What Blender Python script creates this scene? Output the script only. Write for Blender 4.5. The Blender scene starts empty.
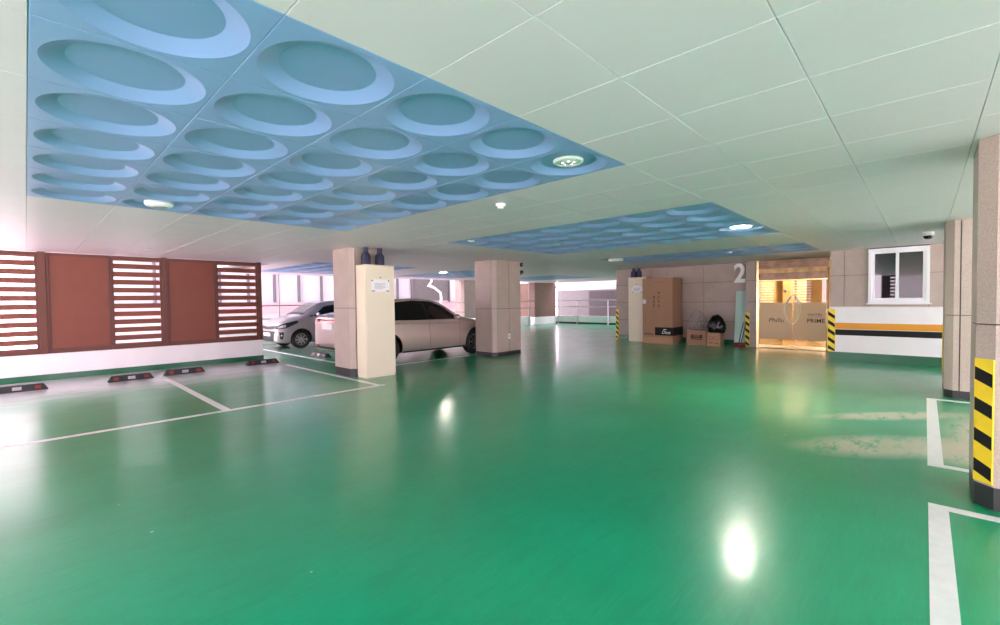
import bpy, bmesh, math, random
from mathutils import Vector, Matrix
from mathutils.bvhtree import BVHTree
random.seed(7)
C = bpy.context.scene.collection
SC = bpy.context.scene
PI = math.pi

# ------------------------------------------------------------------ materials
def lin(r, g, b):
    f = lambda c: (c/255/12.92) if c/255 <= .04045 else ((c/255+.055)/1.055)**2.4
    return (f(r), f(g), f(b), 1)

def mat(name, rgb, rough=.5, metal=0, var=0, scale=8, spec=.5, coat=0, trans=0, emit=None, estr=0, bump=0, bscale=60, alpha=1, grain=0, gscale=250):
    m = bpy.data.materials.new(name); m.use_nodes = True
    nt = m.node_tree; b = nt.nodes['Principled BSDF']
    col = lin(*rgb)
    b.inputs['Base Color'].default_value = col
    b.inputs['Roughness'].default_value = rough
    b.inputs['Metallic'].default_value = metal
    b.inputs['Specular IOR Level'].default_value = spec
    b.inputs['Coat Weight'].default_value = coat
    b.inputs['Coat Roughness'].default_value = .05
    b.inputs['Transmission Weight'].default_value = trans
    b.inputs['Alpha'].default_value = alpha
    if emit:
        b.inputs['Emission Color'].default_value = lin(*emit); b.inputs['Emission Strength'].default_value = estr
    if var or grain or bump:
        tc = nt.nodes.new('ShaderNodeTexCoord')
        src = None
        if var or grain:
            cur = None
            for amt, sc in ((var, scale), (grain, gscale)):
                if not amt: continue
                n = nt.nodes.new('ShaderNodeTexNoise'); n.inputs['Scale'].default_value = sc; n.inputs['Detail'].default_value = 5
                nt.links.new(tc.outputs['Object'], n.inputs['Vector'])
                mr = nt.nodes.new('ShaderNodeMapRange')
                mr.inputs['From Min'].default_value = .3; mr.inputs['From Max'].default_value = .7
                mr.inputs['To Min'].default_value = 1-amt; mr.inputs['To Max'].default_value = 1+amt
                nt.links.new(n.outputs['Fac'], mr.inputs['Value'])
                mx = nt.nodes.new('ShaderNodeVectorMath'); mx.operation = 'SCALE'
                if cur is None: mx.inputs[0].default_value = col[:3]
                else: nt.links.new(cur, mx.inputs[0])
                nt.links.new(mr.outputs['Result'], mx.inputs['Scale'])
                cur = mx.outputs['Vector']
            nt.links.new(cur, b.inputs['Base Color'])
        if bump:
            n = nt.nodes.new('ShaderNodeTexNoise'); n.inputs['Scale'].default_value = bscale; n.inputs['Detail'].default_value = 3
            nt.links.new(tc.outputs['Object'], n.inputs['Vector'])
            bp = nt.nodes.new('ShaderNodeBump'); bp.inputs['Strength'].default_value = bump; bp.inputs['Distance'].default_value = .01
            nt.links.new(n.outputs['Fac'], bp.inputs['Height']); nt.links.new(bp.outputs['Normal'], b.inputs['Normal'])
    return m

M = {}
M['ceil'] = mat('ceiling_white', (230, 212, 222), .42, var=.02, scale=.7)
M['ceil_back'] = mat('ceiling_void', (60, 60, 58), .9)
M['blue'] = mat('blue_tile', (138, 165, 216), .38, var=.02, scale=2)
M['stone'] = mat('pink_granite', (174, 157, 147), .5, var=.05, scale=3, grain=.14, gscale=90)
M['joint'] = mat('joint_dark', (84, 70, 66), .8)
M['black_base'] = mat('black_base', (42, 42, 44), .45)
M['white_paint'] = mat('white_wall_paint', (232, 228, 228), .5, var=.03, scale=3)
M['green_paint'] = mat('green_wall_paint', (10, 92, 58), .3, var=.06, scale=5)
M['line'] = mat('white_line_paint', (226, 230, 228), .32, var=.05, scale=14)
M['brown'] = mat('brown_steel', (116, 54, 34), .5, var=.05, scale=4)
M['brown_d'] = mat('brown_steel_frame', (92, 43, 28), .5, var=.05, scale=4)
M['beige'] = mat('cabinet_beige', (226, 214, 190), .4, var=.015, scale=3)
M['paper'] = mat('paper_white', (238, 234, 236), .6)
M['black'] = mat('black_plastic', (22, 22, 24), .6, spec=.25)
M['rubber'] = mat('rubber', (40, 40, 43), .7, var=.1, scale=20)
M['yellow'] = mat('hazard_yellow', (240, 205, 40), .45, var=.06, scale=9)
M['orange'] = mat('orange_band', (222, 148, 22), .45)
M['red'] = mat('red_reflector', (136, 52, 44), .35)
M['silver_ref'] = mat('white_reflector', (170, 168, 170), .3)
M['chrome'] = mat('chrome', (205, 205, 208), .18, metal=1)
M['steel'] = mat('stainless_rail', (150, 148, 152), .28, metal=1)
M['upvc'] = mat('upvc_white', (234, 232, 236), .35)
M['pane_dark'] = mat('window_pane', (16, 26, 34), .02, spec=.8)
M['pane_screen'] = mat('window_screen_pane', (62, 58, 58), .05, spec=.8)
M['carton'] = mat('cardboard', (158, 120, 94), .75, var=.05, scale=5)
M['carton_d'] = mat('cardboard_print', (70, 46, 34), .8)
M['carton_side'] = mat('cardboard_lid', (176, 136, 106), .75, var=.05, scale=5)
M['navy'] = mat('conduit_navy', (34, 38, 66), .5)
M['mint'] = mat('mint_board', (172, 206, 196), .25)
M['dred'] = mat('dustpan_red', (120, 34, 26), .5)
M['gold'] = mat('gold_trim', (222, 194, 140), .2, metal=1)
M['bronze'] = mat('bronze_fascia', (120, 98, 76), .3, metal=.7, var=.35, scale=5)
M['gold_wall'] = mat('gold_wood', (206, 168, 112), .35, var=.12, scale=4)
M['cream_wall'] = mat('cream_wall', (238, 220, 184), .5)
M['tan_floor'] = mat('lobby_floor', (200, 170, 120), .15)
M['dark_text'] = mat('door_lettering', (72, 58, 44), .4)
M['white_text'] = mat('white_lettering', (240, 240, 240), .4)
M['handle'] = mat('pale_gold_handle', (255, 248, 228), .5, spec=.6)
M['facade'] = mat('facade_white', (176, 178, 178), .6, var=.03, scale=2)
M['facade_pink'] = mat('facade_pink', (204, 158, 164), .6)
M['facade_glass'] = mat('facade_glass', (190, 190, 198), .3, var=.05, scale=1)
M['facade_frame'] = mat('facade_frame', (104, 98, 104), .5)
M['facade_grey'] = mat('facade_grey_tile', (100, 97, 98), .6, var=.12, scale=6)
M['facade_dark'] = mat('facade_dark_tile', (66, 60, 62), .6, var=.1, scale=6)
M['asphalt'] = mat('outdoor_concrete', (212, 210, 206), .8, var=.06, scale=2)
M['silver_car'] = mat('champagne_paint', (200, 176, 170), .3, metal=.6, coat=1)
M['white_car'] = mat('silver_white_paint', (150, 145, 147), .3, metal=.25, coat=1)
M['carglass'] = mat('car_glass', (10, 9, 10), .03, spec=.35)
M['carglass_l'] = mat('windscreen_glass', (70, 66, 74), .03, spec=.8)
M['tyre'] = mat('tyre_rubber', (22, 22, 23), .75)
M['rim'] = mat('alloy_rim', (190, 188, 190), .25, metal=.8)
M['trim_black'] = mat('car_trim_black', (18, 18, 20), .4)
M['tail'] = mat('tail_lamp', (176, 26, 36), .12, coat=1)
M['head'] = mat('head_lamp', (150, 152, 160), .08, coat=1)
M['lens'] = mat('lamp_lens_clear', (240, 240, 246), .1, coat=1)
M['lamp_on'] = mat('lamp_diffuser_lit', (255, 255, 255), .4, emit=(255, 246, 230), estr=170)
M['lamp_off'] = mat('lamp_diffuser_unlit', (225, 228, 228), .3)
M['lamp_rim'] = mat('lamp_rim_white', (236, 236, 234), .4)
M['cctv_glass'] = mat('cctv_dome_glass', (12, 12, 14), .05)
M['warm'] = mat('warm_panel_lit', (255, 235, 190), .4, emit=(255, 214, 140), estr=4.0)
M['bagblack'] = mat('black_bag_plastic', (14, 14, 16), .22, bump=.6, bscale=14)
def glass(name, rgb, rough, mixw=0):
    m = mat(name, rgb, rough, trans=1); m.node_tree.nodes['Principled BSDF'].inputs['IOR'].default_value = 1.45
    return m
M['glass'] = glass('door_glass', (250, 246, 236), 0)
def frost_mat():
    m = bpy.data.materials.new('frosted_film'); m.use_nodes = True; nt = m.node_tree
    b = nt.nodes['Principled BSDF']; b.inputs['Base Color'].default_value = lin(240, 228, 208); b.inputs['Roughness'].default_value = .45
    t = nt.nodes.new('ShaderNodeBsdfTranslucent'); t.inputs['Color'].default_value = lin(236, 218, 190)
    mx = nt.nodes.new('ShaderNodeMixShader'); mx.inputs['Fac'].default_value = .5
    nt.links.new(b.outputs[0], mx.inputs[1]); nt.links.new(t.outputs[0], mx.inputs[2])
    nt.links.new(mx.outputs[0], nt.nodes['Material Output'].inputs['Surface'])
    return m
M['frost'] = frost_mat()
def bag_mat():
    m = bpy.data.materials.new('clear_bag_plastic'); m.use_nodes = True; nt = m.node_tree
    b = nt.nodes['Principled BSDF']; b.inputs['Base Color'].default_value = lin(190, 186, 186); b.inputs['Roughness'].default_value = .15
    t = nt.nodes.new('ShaderNodeBsdfTransparent'); t.inputs['Color'].default_value = (.93, .92, .92, 1)
    tc = nt.nodes.new('ShaderNodeTexCoord'); n = nt.nodes.new('ShaderNodeTexNoise'); n.inputs['Scale'].default_value = 16; n.inputs['Detail'].default_value = 4
    nt.links.new(tc.outputs['Object'], n.inputs['Vector'])
    mr = nt.nodes.new('ShaderNodeMapRange'); mr.inputs['From Min'].default_value = .45; mr.inputs['From Max'].default_value = .7
    mr.inputs['To Min'].default_value = .03; mr.inputs['To Max'].default_value = .42
    nt.links.new(n.outputs['Fac'], mr.inputs['Value'])
    bp = nt.nodes.new('ShaderNodeBump'); bp.inputs['Strength'].default_value = .8; bp.inputs['Distance'].default_value = .02
    nt.links.new(n.outputs['Fac'], bp.inputs['Height']); nt.links.new(bp.outputs[0], b.inputs['Normal'])
    mx = nt.nodes.new('ShaderNodeMixShader'); nt.links.new(mr.outputs['Result'], mx.inputs['Fac'])
    nt.links.new(t.outputs[0], mx.inputs[1]); nt.links.new(b.outputs[0], mx.inputs[2])
    nt.links.new(mx.outputs[0], nt.nodes['Material Output'].inputs['Surface'])
    return m
M['clearbag'] = bag_mat()

def floor_mat():
    m = bpy.data.materials.new('green_epoxy_floor'); m.use_nodes = True; nt = m.node_tree; L = nt.links.new
    b = nt.nodes['Principled BSDF']
    tc = nt.nodes.new('ShaderNodeTexCoord')
    def noise(scale, detail=4, rot=None, sc=None, rough=.55):
        v = tc.outputs['Object']
        if sc:
            mp = nt.nodes.new('ShaderNodeMapping'); mp.inputs['Scale'].default_value = sc
            if rot is not None: mp.inputs['Rotation'].default_value = (0, 0, rot)
            L(v, mp.inputs['Vector']); v = mp.outputs['Vector']
        n = nt.nodes.new('ShaderNodeTexNoise'); n.inputs['Scale'].default_value = scale; n.inputs['Detail'].default_value = detail; n.inputs['Roughness'].default_value = rough
        L(v, n.inputs['Vector']); return n.outputs['Fac']
    def rng(v, a, bb, c, d):
        r = nt.nodes.new('ShaderNodeMapRange'); r.inputs['From Min'].default_value = a; r.inputs['From Max'].default_value = bb
        r.inputs['To Min'].default_value = c; r.inputs['To Max'].default_value = d; L(v, r.inputs['Value']); return r.outputs['Result']
    def mixc(f, a, bcol):
        x = nt.nodes.new('ShaderNodeMix'); x.data_type = 'RGBA'
        L(f, x.inputs['Factor'])
        if isinstance(a, tuple): x.inputs['A'].default_value = a
        else: L(a, x.inputs['A'])
        x.inputs['B'].default_value = bcol; return x.outputs['Result']
    def mul(a, bb):
        x = nt.nodes.new('ShaderNodeMath'); x.operation = 'MULTIPLY'; L(a, x.inputs[0])
        if isinstance(bb, float): x.inputs[1].default_value = bb
        else: L(bb, x.inputs[1])
        return x.outputs[0]
    c = mixc(rng(noise(.5, 3), .35, .65, 0, 1), lin(5, 146, 96), lin(8, 162, 112))
    c = mixc(rng(noise(2.2, 6, .6, (1, 5, 1)), .5, .75, 0, .35), c, lin(20, 132, 96))
    c = mixc(rng(noise(5, 8, .9, (1, 14, 1), .7), .5, .72, 0, .3), c, lin(60, 176, 136))
    c = mixc(rng(noise(4, 8, 2.3, (1, 16, 1), .7), .55, .75, 0, .3), c, lin(6, 104, 66))
    # worn beige patches where the coating has rubbed through (near the right-hand bays)
    def blob(cx, cy, rx, ry, rot):
        mp = nt.nodes.new('ShaderNodeMapping'); mp.vector_type = 'TEXTURE'
        mp.inputs['Location'].default_value = (cx, cy, 0); mp.inputs['Rotation'].default_value = (0, 0, rot); mp.inputs['Scale'].default_value = (rx, ry, 1)
        L(tc.outputs['Object'], mp.inputs['Vector'])
        ln = nt.nodes.new('ShaderNodeVectorMath'); ln.operation = 'LENGTH'; L(mp.outputs['Vector'], ln.inputs[0])
        return rng(ln.outputs['Value'], .55, 1.15, 1, 0)
    wear = rng(noise(2.2, 8, PI/4, (1, 3.2, 1), .7), .36, .50, 0, 1)
    for a in ((5.7, .24, .9, .34, -PI/4), (5.9, -.3, .5, .4, 0), (7.2, .25, .95, .2, -PI/4), (6.6, -.5, 1.2, .35, 0)):
        f = mul(mul(blob(*a), wear), .95)
        c = mixc(f, c, lin(184, 186, 158))
    # pale dusty strip along the louvred wall, with reflected light painted into its colour
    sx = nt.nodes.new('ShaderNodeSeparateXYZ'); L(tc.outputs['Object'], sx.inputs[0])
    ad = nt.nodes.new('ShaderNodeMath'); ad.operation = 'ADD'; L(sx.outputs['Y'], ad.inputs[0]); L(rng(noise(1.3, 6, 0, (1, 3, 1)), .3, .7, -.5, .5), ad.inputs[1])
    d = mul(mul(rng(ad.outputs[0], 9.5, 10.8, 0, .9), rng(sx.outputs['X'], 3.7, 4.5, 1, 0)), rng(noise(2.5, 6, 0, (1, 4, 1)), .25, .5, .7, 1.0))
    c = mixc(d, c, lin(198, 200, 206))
    # grey unpainted lanes at the back
    g = mul(blob(8.0, 14.5, 9.0, 3.2, 0), rng(noise(1.0, 3), .2, .5, .5, .8))
    c = mixc(g, c, lin(96, 100, 96))
    # tiny pale specks
    v = nt.nodes.new('ShaderNodeTexVoronoi'); v.inputs['Scale'].default_value = 2.6; L(tc.outputs['Object'], v.inputs['Vector'])
    sp = mul(rng(v.outputs['Distance'], .016, .034, 1, 0), rng(noise(1.7, 1), .44, .5, 0, .9))
    c = mixc(sp, c, lin(190, 210, 196))
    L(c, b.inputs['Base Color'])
    r = rng(noise(1.1, 6, .5, (1, 2, 1)), .3, .7, .29, .34)
    b.inputs['Coat Weight'].default_value = .55
    L(rng(noise(1.6, 6, .5, (1, 2, 1)), .3, .7, .11, .22), b.inputs['Coat Roughness'])
    L(r, b.inputs['Roughness'])
    b.inputs['Specular IOR Level'].default_value = .3
    n = noise(7, 3); bp = nt.nodes.new('ShaderNodeBump'); bp.inputs['Strength'].default_value = .05; bp.inputs['Distance'].default_value = .02
    L(n, bp.inputs['Height']); L(bp.outputs[0], b.inputs['Normal'])
    return m
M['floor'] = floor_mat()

# ------------------------------------------------------------------ mesh builder
class MB:
    def __init__(s): s.v = []; s.f = []; s.m = []; s.i = 0
    def add(s, vs, fs):
        o = len(s.v); s.v += [tuple(p) for p in vs]
        for f in fs: s.f.append([o+k for k in f]); s.m.append(s.i)
        return s
    def box(s, x0, x1, y0, y1, z0, z1):
        x0, x1 = min(x0, x1), max(x0, x1); y0, y1 = min(y0, y1), max(y0, y1); z0, z1 = min(z0, z1), max(z0, z1)
        return s.add([(x0,y0,z0),(x1,y0,z0),(x1,y1,z0),(x0,y1,z0),(x0,y0,z1),(x1,y0,z1),(x1,y1,z1),(x0,y1,z1)],
                     [(0,3,2,1),(4,5,6,7),(0,1,5,4),(1,2,6,5),(2,3,7,6),(3,0,4,7)])
    def prism(s, poly, z0, z1, fn=None):
        """poly: CCW (a,b) points extruded along the third axis z0..z1; fn maps (a,b,c) to xyz"""
        fn = fn or (lambda a, b, c: (a, b, c)); n = len(poly)
        vs = [fn(a, b, z0) for a, b in poly] + [fn(a, b, z1) for a, b in poly]
        fs = [list(range(n))[::-1], list(range(n, 2*n))] + [(k, (k+1) % n, n+(k+1) % n, n+k) for k in range(n)]
        return s.add(vs, fs)
    def tube(s, path, r, n=10, closed=False):
        path = [Vector(p) for p in path]; rings = []; m = len(path); up = None
        for k, p in enumerate(path):
            a = path[max(k-1, 0)]; b = path[min(k+1, m-1)]
            t = (b-a).normalized()
            if up is None or abs(up.dot(t)) > .99:
                up = Vector((0, 0, 1)) if abs(t.z) < .9 else Vector((1, 0, 0))
            u = (up - t*up.dot(t)).normalized(); w = t.cross(u); up = u
            rr = r[k] if isinstance(r, (list, tuple)) else r
            rings.append([p + u*rr*math.cos(2*PI*j/n) + w*rr*math.sin(2*PI*j/n) for j in range(n)])
        vs = [q for R in rings for q in R]; fs = []
        for k in range(m-1):
            for j in range(n):
                fs.append((k*n+j, k*n+(j+1) % n, (k+1)*n+(j+1) % n, (k+1)*n+j))
        fs.append(tuple(range(n))[::-1]); fs.append(tuple(range((m-1)*n, m*n)))
        return s.add(vs, fs)
    def lathe(s, prof, n=32, fn=None):
        """prof: (r, h) list; revolved about local h axis; fn maps (x,y,h) to xyz"""
        fn = fn or (lambda a, b, c: (a, b, c)); vs = []; fs = []; m = len(prof)
        for r, h in prof:
            for j in range(n): vs.append(fn(r*math.cos(2*PI*j/n), r*math.sin(2*PI*j/n), h))
        for k in range(m-1):
            for j in range(n): fs.append((k*n+j, k*n+(j+1) % n, (k+1)*n+(j+1) % n, (k+1)*n+j))
        if prof[0][0] > 1e-5: fs.append(tuple(range(n))[::-1])
        if prof[-1][0] > 1e-5: fs.append(tuple(range((m-1)*n, m*n)))
        return s.add(vs, fs)
    def build(s, name, mats, parent=None, bevel=0, smooth=False, world=True, sharp=35):
        me = bpy.data.meshes.new(name)
        o = Vector((0, 0, 0))
        if parent and world: o = root_loc(parent)
        me.from_pydata([tuple(Vector(p)-o) for p in s.v], [], s.f)
        if not isinstance(mats, (list, tuple)): mats = [mats]
        for m in mats: me.materials.append(m)
        for p, i in zip(me.polygons, s.m): p.material_index = i
        bm = bmesh.new(); bm.from_mesh(me)
        bmesh.ops.remove_doubles(bm, verts=bm.verts, dist=1e-6)
        bmesh.ops.recalc_face_normals(bm, faces=bm.faces)
        bm.to_mesh(me); bm.free()
        if smooth:
            for p in me.polygons: p.use_smooth = True
            me.set_sharp_from_angle(angle=math.radians(sharp))
        ob = bpy.data.objects.new(name, me); C.objects.link(ob)
        if parent: ob.parent = parent
        if bevel:
            b = ob.modifiers.new('b', 'BEVEL'); b.width = bevel; b.segments = 2; b.limit_method = 'ANGLE'; b.angle_limit = math.radians(40)
        return ob

def root_loc(o):
    v = Vector((0, 0, 0))
    while o: v += o.location; o = o.parent
    return v
def thing(name, label, cat, loc=(0, 0, 0), group=None, rz=0):
    o = bpy.data.objects.new(name, None); C.objects.link(o); o.location = loc; o.rotation_euler = (0, 0, rz)
    o.empty_display_size = .2
    return tag(o, label, cat, group)
def tag(o, label, cat, group=None):
    o['label'] = label; o['category'] = cat
    if group: o['group'] = group
    return o
def struct(o, label=None, cat=None):
    o['kind'] = 'structure'
    if label: o['label'] = label; o['category'] = cat
    return o
def copy_tree(o, parent=None):
    c = o.copy(); C.objects.link(c)
    if parent: c.parent = parent
    for ch in list(o.children): copy_tree(ch, c)
    return c
def text(name, s, m, parent, size, loc, rot, depth=.003, shear=0, world=True, align='CENTER', sx=1, offset=0):
    cu = bpy.data.curves.new(name, 'FONT'); cu.body = s; cu.size = size; cu.extrude = depth/2; cu.align_x = align; cu.align_y = 'CENTER'; cu.shear = shear; cu.offset = offset
    t = bpy.data.objects.new('tmp', cu); C.objects.link(t)
    dg = bpy.context.evaluated_depsgraph_get(); me = bpy.data.meshes.new_from_object(t.evaluated_get(dg))
    C.objects.unlink(t); bpy.data.objects.remove(t)
    o = root_loc(parent) if (parent and world) else Vector((0, 0, 0))
    mt = Matrix.Translation(Vector(loc)-o) @ rot @ Matrix.Diagonal((sx, 1, 1, 1))
    me.transform(mt); me.materials.clear(); me.materials.append(m)
    ob = bpy.data.objects.new(name, me); C.objects.link(ob)
    if parent: ob.parent = parent
    return ob
# text facing -X (read from the -X side): its right runs towards -Y
ROT_MX = Matrix(((0, 0, -1, 0), (-1, 0, 0, 0), (0, 1, 0, 0), (0, 0, 0, 1)))
# text facing -Y: right runs towards +X
ROT_MY = Matrix(((1, 0, 0, 0), (0, 0, -1, 0), (0, 1, 0, 0), (0, 0, 0, 1)))

H = 2.51            # ceiling height
T = .65             # ceiling module
GX, GY = .035, .42   # grid phase (GY + 2*T = 1.72)

# ------------------------------------------------------------------ floor and ground
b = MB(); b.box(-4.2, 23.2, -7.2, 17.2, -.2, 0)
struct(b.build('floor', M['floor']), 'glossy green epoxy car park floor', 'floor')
b = MB(); b.box(-40, 60, -45, 60, -.4, -.21)
struct(b.build('ground', M['asphalt']), 'pale concrete ground outside the car park', 'ground')

def fline(x0, x1, y0, y1):
    bb = MB(); bb.box(x0, x1, y0, y1, .0002, .002)
    o = bb.build('floor_marking', M['line']); struct(o); return o
fline(-4, 4.29, 6.83, 6.925)
fline(1.80, 1.90, 6.925, 11.15)
fline(4.15, 4.24, 6.925, 10.95)
fline(5.07, 5.16, 8.95, 16.2)
fline(5.05, 8.32, 8.76, 8.86)
fline(-3.5, 4.22, -.13, -.03)
fline(4.22, 4.31, -3.2, -.03)
fline(5.26, 8.74, -.13, -.03)
fline(5.26, 5.35, -3.2, -.13)
fline(8.65, 8.74, -3.2, -.13)

# ------------------------------------------------------------------ ceiling: one field of metal trays, holes where the blue panels sit
panels = [(0, 2, 5, 7), (8, 2, 5, 7), (16, 2, 3, 7), (8, 17, 5, 7), (16, 17, 5, 7), (24, 17, 5, 7)]   # column, row, columns, rows
def in_panel(i, j): return any(p[0] <= i < p[0]+p[2] and p[1] <= j < p[1]+p[3] for p in panels)
i0, i1, j0, j1 = -7, 35, -12, 26
gw, gd = .0035, .006
xs = []; ys = []
for i in range(i0, i1+1): xs += [(GX+i*T-gw, 0), (GX+i*T, 1), (GX+i*T+gw, 0)]
for j in range(j0, j1+1): ys += [(GY+j*T-gw, 0), (GY+j*T, 1), (GY+j*T+gw, 0)]
b = MB(); nx, ny = len(xs), len(ys)
for x, gx in xs:
    for y, gy in ys: b.v.append((x, y, H+(gd if (gx or gy) else 0)))
for a in range(nx-1):
    for c in range(ny-1):
        cx = (xs[a][0]+xs[a+1][0])/2; cy = (ys[c][0]+ys[c+1][0])/2
        i = math.floor((cx-GX)/T); j = math.floor((cy-GY)/T)
        if in_panel(i, j) or (cx < 4.3 and cy > 12.63): continue
        b.f.append([a*ny+c, a*ny+c+1, (a+1)*ny+c+1, (a+1)*ny+c]); b.m.append(0)
struct(b.build('ceiling', M['ceil']), 'pale grey ceiling of square metal trays', 'ceiling')
b = MB(); b.box(GX+i0*T, 4.3, GY+j0*T, 12.62, H+.11, 30); b.box(4.3, GX+i1*T, GY+j0*T, GY+j1*T, H+.11, 30)  # unseen upper block, added and made tall to keep sun off the alley
struct(b.build('shading_storeys', M['facade']), 'unseen storeys above the car park, added to shade the alley', 'ceiling')

def dish_tile_mesh():
    """square tray with a conical round recess"""
    bb = MB(); h = T/2; n = 48
    sq = []
    for k in range(n):
        a = 2*PI*(k+.5)/n; c, s_ = math.cos(a), math.sin(a); q = (h-gw)/max(abs(c), abs(s_)); sq.append((q*c, q*s_))
    # snap corners
    for cx in (-1, 1):
        for cy in (-1, 1):
            k = min(range(n), key=lambda q: (sq[q][0]-cx*h)**2+(sq[q][1]-cy*h)**2); sq[k] = (cx*(h-gw), cy*(h-gw))
    up = [(x*h/(h-gw), y*h/(h-gw), gd) for x, y in sq]
    r0 = [(.298*math.cos(2*PI*(k+.5)/n), .298*math.sin(2*PI*(k+.5)/n)) for k in range(n)]
    rings = [up, [(x, y, 0) for x, y in sq], [(x, y, 0) for x, y in r0],
             [(x*.985, y*.985, .002) for x, y in r0],
             [(x*.735, y*.735, .033) for x, y in r0], [(x*.72, y*.72, .035) for x, y in r0]]
    vs = [p for R in rings for p in R]; fs = []
    for q in range(len(rings)-1):
        for k in range(n):
            fs.append((q*n+k, q*n+(k+1) % n, (q+1)*n+(k+1) % n, (q+1)*n+k))
    fs.append(tuple(range((len(rings)-1)*n, len(rings)*n)))
    bb.add(vs, fs)
    return bb
plabels = ['blue dish panel in the ceiling nearest the brown louvred wall', 'blue dish panel in the ceiling holding the bright lamp, between louvres and lobby',
           'narrow blue dish panel in the ceiling just in front of the glass lobby doors', 'blue dish panel in the ceiling above the parked silver hatchback and white car',
           'blue dish panel in the ceiling behind the middle stone column, with a lit lamp', 'darkest blue dish panel in the ceiling at the far railing']
proto = None; tile_mesh = None
for (pi, pj, pn, pm), lb in zip(panels, plabels):
    root = thing('ceiling_panel', lb, 'ceiling panel', (GX+pi*T, GY+pj*T, H), 'blue dish ceiling panels')
    for a in range(pn):
        for c in range(pm):
            if tile_mesh is None:
                o = dish_tile_mesh().build('dish_tile', M['blue'], None, smooth=True, sharp=12); tile_mesh = o.data
            else:
                o = bpy.data.objects.new('dish_tile', tile_mesh); C.objects.link(o)
            o.parent = root; o.location = ((a+.5)*T, (c+.5)*T, 0)

# ------------------------------------------------------------------ ceiling lamps
def lamp(x, y, z, label, on=False, r=.1):
    t = thing('ceiling_lamp', label, 'ceiling lamp', (x, y, z), 'round ceiling lamps')
    b = MB(); b.lathe([(r*1.18, -.0005), (r*1.18, -.012), (r*1.08, -.02), (r*.92, -.02), (r*.9, -.006), (r*.9, -.0005)], 36)
    b.build('rim', M['lamp_rim'], t, smooth=True, world=False)
    b = MB(); b.lathe([(.0001, -.004), (r*.9, -.004), (r*.88, -.012), (r*.6, -.022), (.0001, -.026)], 36)
    b.build('diffuser', M['lamp_on' if on else 'lamp_off'], t, smooth=True, world=False)
    if not on:
        b = MB()
        for k in range(5):
            a = 2*PI*k/5; b.lathe([(.0001, -.03), (.014, -.028), (.016, -.018)], 10, lambda p, q, h, a=a: (p+r*.45*math.cos(a), q+r*.45*math.sin(a), h))
        b.build('bulb_cluster', M['chrome'], t, smooth=True, world=False)
    return t
cx = lambda i: GX+(i+.5)*T
cy = lambda j: GY+(j+.5)*T
lamp(cx(4), cy(2), H+.035, 'unlit silver round downlight in the corner dish of the nearest blue panel')
lamp(cx(11), cy(2), H+.035, 'lit bright round lamp in the blue dish panel towards the lobby', True, .15)
lamp(cx(16), cy(19), H+.035, 'lit round lamp in the blue panel behind the parked hatchback', True, .15)
lamp(cx(8), cy(8), H+.035, 'small unlit lamp at the far tip of the second blue panel', r=.07)
lamp(cx(17), cy(4), H+.035, 'small unlit lamp in the narrow blue panel before the lobby doors', r=.07)
# white ring shaped detector near the louvred wall
t = thing('smoke_detector', 'wide white round detector in the blue panel near the louvred wall', 'detector', (cx(1), cy(8), H+.035))
b = MB(); b.lathe([(.13, -.0005), (.13, -.03), (.11, -.05), (.0001, -.052)], 36); b.build('cover', M['lamp_rim'], t, smooth=True, world=False)
b = MB(); b.lathe([(.07, -.05), (.07, -.062), (.05, -.07), (.0001, -.07)], 24); b.build('sensor', M['silver_ref'], t, smooth=True, world=False)
t = thing('smoke_detector', 'small white cone detector on the plain ceiling between two blue panels', 'detector', (3.61, 3.39, H))
b = MB(); b.lathe([(.055, 0), (.055, -.012), (.045, -.03), (.0001, -.03)], 24); b.build('base', M['lamp_rim'], t, smooth=True, world=False)
b = MB(); b.lathe([(.03, -.03), (.034, -.05), (.02, -.056), (.0001, -.056)], 20); b.build('sensor', M['lamp_rim'], t, smooth=True, world=False)
b = MB(); b.lathe([(.05, -.0005), (.048, -.006), (.03, -.01), (.0001, -.01)], 24, lambda p, q, h: (p+1.63, q+10.72, h+H))
tag(b.build('access_cover', M['lamp_rim'], None, smooth=True), 'small flush round cap in the ceiling above the brown louvres', 'ceiling cap')
t = thing('emergency_light', 'white oblong emergency light on the ceiling by the far stone column', 'emergency light', (cx(16), cy(8), H+.0))
b = MB(); b.box(-.09, .09, -.17, .17, -.05, .02); b.build('housing', M['lamp_rim'], t, bevel=.008, world=False)
b = MB(); b.box(-.07, .07, -.14, .14, -.062, -.05); b.build('diffuser', M['lamp_off'], t, bevel=.006, world=False)

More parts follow.
